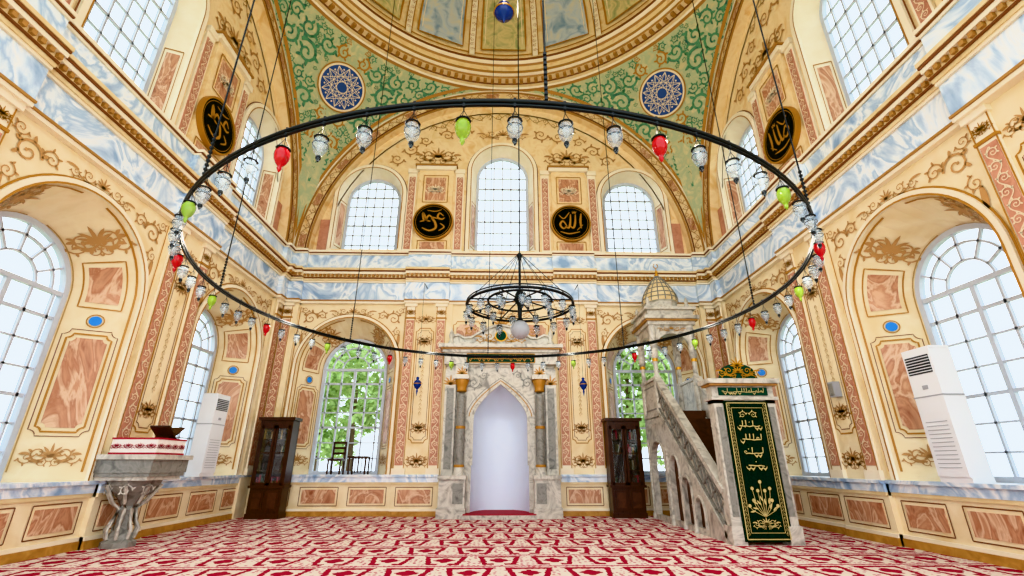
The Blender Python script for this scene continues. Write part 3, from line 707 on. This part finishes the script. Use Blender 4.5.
for r, z in dm[1:-1:1]: m.tube([(cx+(r+.01)*cos(2*pi*i/16), cy+(r+.01)*sin(2*pi*i/16), z) for i in range(16)], .014, GREYD, 4, True)
m.lathe(cx, cy, [(.05, 6.64), (.07, 6.68), (.03, 6.73), (.05, 6.78), (.015, 6.84), (.01, 6.92)], GOLD, 12)
m.tube([(cx+.07*cos(a), cy, 6.99+.07*sin(a)) for a in [radians(120+i*30) for i in range(11)]], .012, GOLD, 6)
# portal
for xa, xb in ((XA, XA+.19), (XB-.19, XB)):
    m.box(xa-.03, xb+.03, Y0-.03, Y0+.28, 0, .3, GREYM); m.box(xa, xb, Y0, Y0+.25, .3, 2.5, GREYM); m.box(xa+.04, xb-.04, Y0-.012, Y0, .45, 2.35, GREYD)
FP = lambda x, z, e: Vector((x, Y0-e, z))
m.box(XA, XB, Y0, Y0+.25, 2.42, 2.75, GREYM); m.box(XA-.05, XB+.05, Y0-.06, Y0+.3, 2.48, 2.54, GREYM)
m.box(XA+.12, XB-.12, Y0-.02, Y0, 2.57, 2.72, DGREEN); m.ribs(scribble(4.7, 2.65, .85, .12, 11), THREAD, FP, .03)
m.box(XA-.06, XB+.06, Y0-.08, Y0+.32, 2.75, 2.79, CGOLD); m.box(XA-.1, XB+.1, Y0-.12, Y0+.36, 2.79, 2.88, GREYM)
m.poly([[(XA+.2, 2.88), (XA+.25, 2.98)]+[(4.7-.35*cos(pi*i/12), 3.0+.2*sin(pi*i/12)) for i in range(13)]+[(XB-.25, 2.98), (XB-.2, 2.88)]], DGREEN, FP, -.05, -.12)
m.ribs(flourish(4.7, 3.05, .9, .32), GOLD, FP, -.03); m.ribs(palmette(4.7, 3.14, .2), GOLD, FP, -.03)
# curtain
vs = []; fs = []; nx = 40
for i in range(nx+1):
    x = XA+.17+(XB-XA-.34)*i/nx
    for z in (.06, .8, 1.6, 2.46): vs.append((x, Y0-.03-.008*sin(i*1.1), z))
for i in range(nx):
    for j in range(3): a = i*4+j; fs.append((a, a+1, a+5, a+4))
m.add(vs, fs, CURT, True)
c0, c1 = XA+.2, XB-.2
frame_rect(m, FP, c0+.02, c1-.02, .1, 2.42, .018, THREAD, .05); frame_rect(m, FP, c0+.1, c1-.1, .2, 2.33, .01, THREAD, .05)
for x in (c0+.06, c1-.06): m.ribs(vine(x, .15, x, 2.4, .026, leaves=2), THREAD, FP, .05)
m.ribs(curl(4.7-.1, 2.2, .07, 0, 1)+curl(4.8, 2.2, .07, pi, -1), THREAD, FP, .05)
for k, z in enumerate((2.02, 1.78, 1.54, 1.32)): m.ribs(scribble(4.7, z, .46-.03*k, .17, 30+k), THREAD, FP, .05)
for i in range(9):
    a = pi/2+(i-4)*.33; L_ = .42 if i % 2 == 0 else .32
    m.rib([(4.7, .45), (4.7+L_*.5*cos(a), .45+L_*.55*sin(a)+.05), (4.7+L_*cos(a)*.62, .48+L_*sin(a)*1.25)], .01, THREAD, FP, .05)
    m.disc(4.7+L_*cos(a)*.62, .5+L_*sin(a)*1.25, .032, THREAD, FP, .052, n=8)
    m.ribs([leaf(4.7+L_*.4*cos(a), .45+L_*.5*sin(a)+.05, a+.6, .1, .03, -.4)], THREAD, FP, .052)
m.ribs(flourish(4.7, .36, .5, .24), THREAD, FP, .05)
m.obj('minbar')

# ------------------------------------------------------------ preacher's stone pulpit
k = B(); cx, cy = -6.55, 9.14
k.lathe(cx, cy, [(.26, 0), (.26, .08), (.2, .12), (.17, .2), (.12, .26), (.11, .5), (.14, .58), (.11, .64), (.17, .74), (.32, .88), (.4, .98), (.42, 1.06)], GREYD, 8, a0=pi/8, smooth=False)
for i in range(8):
    a = pi/8+i*pi/4
    k.tube([(cx+r*cos(a), cy+r*sin(a), z) for r, z in ((.2, .13), (.24, .28), (.17, .4), (.13, .6), (.26, .7), (.34, .84), (.43, .98))], .028, GREYM, 5)
    k.ribs(curl(0, 0, .1, 0, 1), GREYM, lambda u, v, e, a=a: Vector((cx+.4*cos(a)-u*sin(a), cy+.4*sin(a)+u*cos(a), .9+v)), 0)
k.box(-6.93, -6.04, 8.7, 9.56, 1.06, 1.12, GREYM); k.box(-6.93, -6.0, 8.67, 9.59, 1.12, 1.18, GREYD); k.box(-6.93, -5.98, 8.65, 9.62, 1.18, 1.4, GREYD); k.box(-6.93, -5.93, 8.61, 9.66, 1.4, 1.48, GREYM)
k.box(-6.85, -6.05, 8.76, 9.52, 1.48, 1.76, WCL)
FS = lambda x, z, e: Vector((x, 8.76-e, z)); FE = lambda y, z, e: Vector((-6.05+e, y, z))
for i in range(4): k.ribs(flourish(-6.75+.2*i, 1.63, .19, .13), REDC, FS, .01); k.ribs(flourish(8.85+.19*i, 1.63, .18, .13), REDC, FE, .01)
k.box(-6.86, -6.04, 8.75, 9.53, 1.48, 1.515, REDC); k.box(-6.86, -6.04, 8.75, 9.53, 1.735, 1.765, REDC)
for sg in (-1, 1):
    k.add([(-6.35, 9.1, 1.8), (-6.0, 9.1, 1.8), (-6.0+0, 9.1+sg*.22, 1.95), (-6.35, 9.1+sg*.22, 1.95), (-6.35, 9.1, 1.83), (-6.0, 9.1, 1.83), (-6.0, 9.1+sg*.22, 1.98), (-6.35, 9.1+sg*.22, 1.98)], [(0,1,2,3), (4,5,6,7), (0,1,5,4), (1,2,6,5), (2,3,7,6), (3,0,4,7)], WOOD)
    k.add([(-6.3, 9.1-sg*.14, 1.765), (-6.05, 9.1-sg*.14, 1.765), (-6.05, 9.1+sg*.02, 1.84), (-6.3, 9.1+sg*.02, 1.84)], [(0, 1, 2, 3)], WOOD)
k.obj('stone_lectern')

# ------------------------------------------------------------ bookcases
def bookcase(x0, x1, y1, dep=.45, H=2.55):
    b = B(); y0 = y1-dep
    b.box(x0, x1, y0, y1, 0, .12, WOOD); b.box(x0+.02, x1-.02, y0+.02, y1, .12, .75, WOOD)
    b.box(x0, x0+.06, y0, y1, .75, H-.2, WOOD); b.box(x1-.06, x1, y0, y1, .75, H-.2, WOOD); b.box(x0, x1, y1-.03, y1, .75, H-.2, WOOD)
    b.box(x0, x1, y0, y1, H-.2, H-.08, WOOD); b.box(x0-.06, x1+.06, y0-.06, y1, H-.08, H, WOOD); b.box(x0-.03, x1+.03, y0-.03, y1, .74, .8, WOOD)
    c = (x0+x1)/2
    for a, e in ((x0+.05, c-.01), (c+.01, x1-.05)):
        b.box(a+.03, e-.03, y0, y0+.02, .18, .68, WOOD); b.box(a+.08, e-.08, y0-.015, y0, .24, .62, STEP)
        for p, q in ((a, a+.06), (e-.06, e)): b.box(p, q, y0, y0+.04, .8, H-.22, WOOD)
        b.box(a, e, y0, y0+.04, .8, .87, WOOD); b.box(a, e, y0, y0+.04, H-.3, H-.2, WOOD); b.box(a, e, y0+.01, y0+.03, 1.6, 1.63, WOOD)
        b.box(a+.06, e-.06, y0+.015, y0+.02, .87, H-.3, CGLASS)
    for z in (1.15, 1.55, 1.95): b.box(x0+.05, x1-.05, y0+.08, y1, z, z+.03, WOOD)
    R = random.Random(int(x0*10))
    for z in (.8, 1.18, 1.58, 1.98):
        x = x0+.08
        while x < x1-.12:
            w = R.uniform(.03, .06)
            if R.random() < .6: b.box(x, x+w*.9, y0+.12, y1-.05, z, z+R.uniform(.18, .28), R.choice([BOOKS, WOOD, WOOD, REDC, TAN, DGREEN]))
            x += w
    return b.obj('bookcase')
bookcase(-6.62, -5.74, 13.9); bookcase(3.0, 3.92, 13.9)

# ------------------------------------------------------------ air conditioners
def aircon(M, u, w, z0, H, dp):
    b = B(); F = M
    b.box(u-w/2, u+w/2, z0, z0+.08, -.25+dp, .08+dp, ACW, F); b.box(u-w/2+.01, u+w/2-.01, z0+.08, z0+H, -.25+dp, .1+dp, ACW, F)
    b.box(u-w/2-.005, u+w/2+.005, z0+H*.62, z0+H*.63, -.25+dp, .105+dp, GREYP, F); b.box(u-w/2, u+w/2, z0+H-.03, z0+H+.01, -.23+dp, .08+dp, ACW, F)
    b.box(u-w/2+.05, u+w/2-.05, z0+H*.8, z0+H*.94, .1+dp, .11+dp, ACD, F)
    for i in range(6): zz = z0+H*(.81+.022*i); b.box(u-w/2+.05, u+w/2-.05, zz, zz+.012, .1+dp, .125+dp, ACW, F)
    for i in range(12): zz = z0+H*(.1+.03*i); b.box(u-w/2+.08, u+w/2-.08, zz, zz+.01, .1+dp, .106+dp, GREYP, F)
    b.box(u-.05, u+.05, z0+H*.68, z0+H*.71, .1+dp, .108+dp, GREYP, F)
    return b.obj('air_conditioner')
aircon(ML, 4.62, .56, 1.06, 1.85, 0.12); aircon(MR, .3, .54, 1.06, 2.05, 0.02)

# dark chair & small table in back-left window recess
c = B()
for x in (-4.95, -4.6): 
    for y in (14.35, 14.7): c.box(x-.02, x+.02, y-.02, y+.02, 1.05, 1.95 if y > 14.5 else 1.45, WOOD)
c.box(-4.98, -4.57, 14.32, 14.73, 1.42, 1.47, WOOD)
for z in (1.6, 1.75, 1.9): c.box(-4.95, -4.6, 14.68, 14.72, z, z+.06, WOOD)
c.obj('wooden_chair')
c = B(); c.box(-4.4, -3.85, 14.3, 14.75, 1.5, 1.55, WOOD)
for x in (-4.37, -3.9):
    for y in (14.33, 14.7): c.box(x, x+.04, y, y+.04, 1.05, 1.5, WOOD)
for i in range(6): c.box(-4.36+.09*i, -4.34+.09*i, 14.34, 14.36, 1.1, 1.5, WOOD)
c.obj('small_wooden_table')
c = B(); u = 2.3; c.box(u-.08, u+.08, 2.6, 2.9, .1, .24, GREYP, MR); c.box(u-.06, u+.06, 2.63, 2.87, .24, .25, GREYD, MR); c.obj('wall_speaker')

# ------------------------------------------------------------ chandeliers
lp = [(.05, .0), (.046, -.02), (.062, -.045), (.066, -.075), (.06, -.12), (.045, -.155), (.026, -.18), (.016, -.195), (.022, -.21), (.012, -.235), (.002, -.25)]
inner = [(.026, -.06), (.028, -.08), (.024, -.12), (.01, -.14), (.002, -.145)]
def lamp(b, x, y, z, mat, hang=.16, sc=1):
    b.tube([(x, y, z), (x, y, z-hang*.4)], .005, METAL, 4)
    for i in range(3):
        a = i*2.094; b.tube([(x, y, z-hang*.4), (x+.05*sc*cos(a), y+.05*sc*sin(a), z-hang)], .003, METAL, 3)
    b.lathe(x, y, lp, mat, 12, z-hang, True, 0, sc)
    if mat is LAMPC:
        b.lathe(x, y, inner, WICK, 8, z-hang, True, 0, sc)
        b.lathe(x, y, [(.01, -.185), (.02, -.19), (.024, -.21), (.012, -.235), (.003, -.25)], METAL, 8, z-hang, True, 0, sc)
        b.tube([(x+.064*sc*cos(i*pi/5), y+.064*sc*sin(i*pi/5), z-hang-.08*sc) for i in range(10)], .004, METAL, 4, True)
    b.tube([(x+.055*sc*cos(i*pi/5), y+.055*sc*sin(i*pi/5), z-hang-.01) for i in range(10)], .009, METAL, 4, True)
def domez(x, y):
    r = sqrt(x*x+(y-YC)**2); t = acos(min(1, r/RD)); return 15.75+RD*sin(t)*.85
b = B(); CX, CY, CZ, CR = 0, YC, 3.86, 4.36
for rr, zz, th in ((CR, CZ, .021), (CR, CZ-.035, .014)):
    b.tube([(CX+rr*cos(2*pi*i/144), CY+rr*sin(2*pi*i/144), zz) for i in range(144)], th, METAL, 8, True)
for i in range(72):
    a = -pi/2+.02+2*pi*i/72; x = CX+CR*cos(a); y = CY+CR*sin(a)
    mt_ = LAMPG if i % 8 == 7 else (LAMPR if i % 8 == 3 else LAMPC)
    lamp(b, x, y, CZ-.02, mt_, .15, .92); b.box(x-.01, x+.01, y-.01, y+.01, CZ-.05, CZ+.03, METAL)
for i in range(8):
    a = -pi/2+.075+pi/4*i; x = CX+CR*cos(a); y = CY+CR*sin(a)
    b.tube([(x, y, CZ), (x*.985, YC+(y-YC)*.985, domez(x, y))], .009, METAL, 6)
    for k in range(10): b.box(x-.013, x+.013, y-.013, y+.013, CZ+.03+k*.05, CZ+.055+k*.05, METAL)
b.obj('ring_chandelier')
b = B(); sx_, sy_, sz = .3, YC, 3.72
for rr, z, th in ((.86, sz, .022), (.52, sz+.08, .018), (.86, sz+.05, .01)):
    b.tube([(sx_+rr*cos(2*pi*i/48), sy_+rr*sin(2*pi*i/48), z) for i in range(48)], th, METAL, 6, True)
for i in range(8):
    a = pi/8+i*pi/4; b.tube([(sx_+.86*cos(a), sy_+.86*sin(a), sz), (sx_+.1*cos(a), sy_+.1*sin(a), sz+.1)], .012, METAL, 5)
    b.tube([(sx_+.86*cos(a), sy_+.86*sin(a), sz), (sx_, sy_, sz+.95)], .005, METAL, 4)
for i in range(16):
    a = 2*pi*i/16; lamp(b, sx_+.86*cos(a), sy_+.86*sin(a), sz, LAMPC, .1, .9)
for i in range(8):
    a = 2*pi*i/8+.2; lamp(b, sx_+.52*cos(a), sy_+.52*sin(a), sz+.08, LAMPC, .1, .9)
b.lathe(sx_, sy_, [(.02, .95), (.05, .9), (.02, .8), (.02, .3), (.07, .22), (.1, .1), (.04, 0), (.03, -.2), (.06, -.25)], METAL, 12, sz)
b.lathe(sx_, sy_, [(.02+.0, -.25)]+[(.15*sin(pi*i/12)+.002, -.4+.15*cos(pi*i/12)) for i in range(13)], GREYP, 20, sz)
b.tube([(sx_, sy_, sz+.9), (sx_, sy_, domez(sx_, sy_))], .012, METAL, 6)
b.obj('small_chandelier')
b = B(); b.lathe(0, YC, [(.01, .32), (.05, .3), (.14, .2), (.12, .16), (.2, .08), (.21, -.02), (.14, -.12), (.05, -.18), (.02, -.24), (.005, -.28)], LAMPB, 20, 10.3)
b.tube([(.21*cos(i*pi/12), YC+.21*sin(i*pi/12), 10.32) for i in range(24)], .018, GOLD, 6, True); b.tube([(0, YC, 10.6), (0, YC, domez(0, YC))], .012, METAL, 6)
b.obj('blue_dome_lamp')
for s in (-1, 1):
    b = B(); x = s*2.35; y = 13.2; z = 3.45
    b.lathe(x, y, [(.01, .2), (.05, .17), (.035, .12), (.1, .05), (.11, -.04), (.06, -.12), (.02, -.16), (.03, -.2), (.002, -.34)], LAMPB, 14, z)
    b.tube([(x+.11*cos(i*pi/8), y+.11*sin(i*pi/8), z) for i in range(16)], .012, GOLD, 5, True)
    b.tube([(x, y, z+.2), (x, y, 6.5)], .005, METAL, 4); b.tube([(x, y, 6.5), (x, 13.8, 6.55)], .012, METAL, 5)
    b.obj('hanging_lantern')

# ------------------------------------------------------------ trees outside
def tree(x, y, hgt, rad, seed):
    R = random.Random(seed); b = B()
    b.lathe(x, y, [(.3, -.8), (.22, 1), (.15, hgt*.6), (.05, hgt)], BARK, 8)
    vs = []; fs = []
    cl = [(x+R.gauss(0, rad*.5), y+R.gauss(0, rad*.5), hgt*R.uniform(.25, 1.0), R.uniform(.5, 1.1)*rad*.45) for _ in range(22)]
    for i in range(2600):
        c_ = R.choice(cl); v = Vector((R.gauss(0, 1), R.gauss(0, 1), R.gauss(0, 1))).normalized()*c_[3]*R.uniform(.6, 1)
        p = Vector(c_[:3])+v; s_ = R.uniform(.1, .22)
        a = Vector((R.gauss(0, 1), R.gauss(0, 1), R.gauss(0, 1))).normalized(); t_ = a.cross(v).normalized()
        k0 = len(vs); vs += [p-a*s_, p+t_*s_*.6, p+a*s_, p-t_*s_*.6]; fs.append((k0, k0+1, k0+2, k0+3))
    b.add(vs, fs, LEAF); b.obj('tree')
for i, (x, y, hh, r) in enumerate(((-6.3, 20.5, 5.5, 2.2), (-3.0, 24, 6, 2.0), (5.6, 20.5, 6, 2.4), (9, 25, 7, 2.6), (-10, 27, 8, 2.8))): tree(x, y, hh, r, i)

# ------------------------------------------------------------ light
w = bpy.data.worlds.new('sky'); SC.world = w; w.use_nodes = True
bg = w.node_tree.nodes['Background']; bg.inputs[0].default_value = (.88, .94, 1, 1); bg.inputs[1].default_value = 3.1
def bulb(name, loc, e, r=.05):
    l = bpy.data.lights.new(name, 'POINT'); l.energy = e; l.color = (1, .93, .82); l.shadow_soft_size = r
    o = bpy.data.objects.new(name, l); SC.collection.objects.link(o); o.location = loc
for i in range(8):
    a = pi/8+i*pi/4
    bulb('chandelier_bulb', (CR*cos(a)*.97, YC+CR*sin(a)*.97, CZ+.15), 45)
bulb('dome_fill_light', (0, YC, 10.75), 420, .06)  # fill light added above the blue lamp to brighten dome and pendentives
try: SC.view_settings.view_transform = 'Khronos PBR Neutral'
except Exception: SC.view_settings.view_transform = 'Standard'
SC.view_settings.exposure = .12; SC.view_settings.gamma = .88

cam = bpy.data.cameras.new('camera'); co = bpy.data.objects.new('camera', cam); SC.collection.objects.link(co)
cam.sensor_width = 36; cam.lens = 16.24; cam.clip_start = .05; cam.clip_end = 400
co.location = (0, 0, 1.31); co.rotation_euler = (pi/2+radians(20.96), 0, -radians(1.39))
SC.camera = co
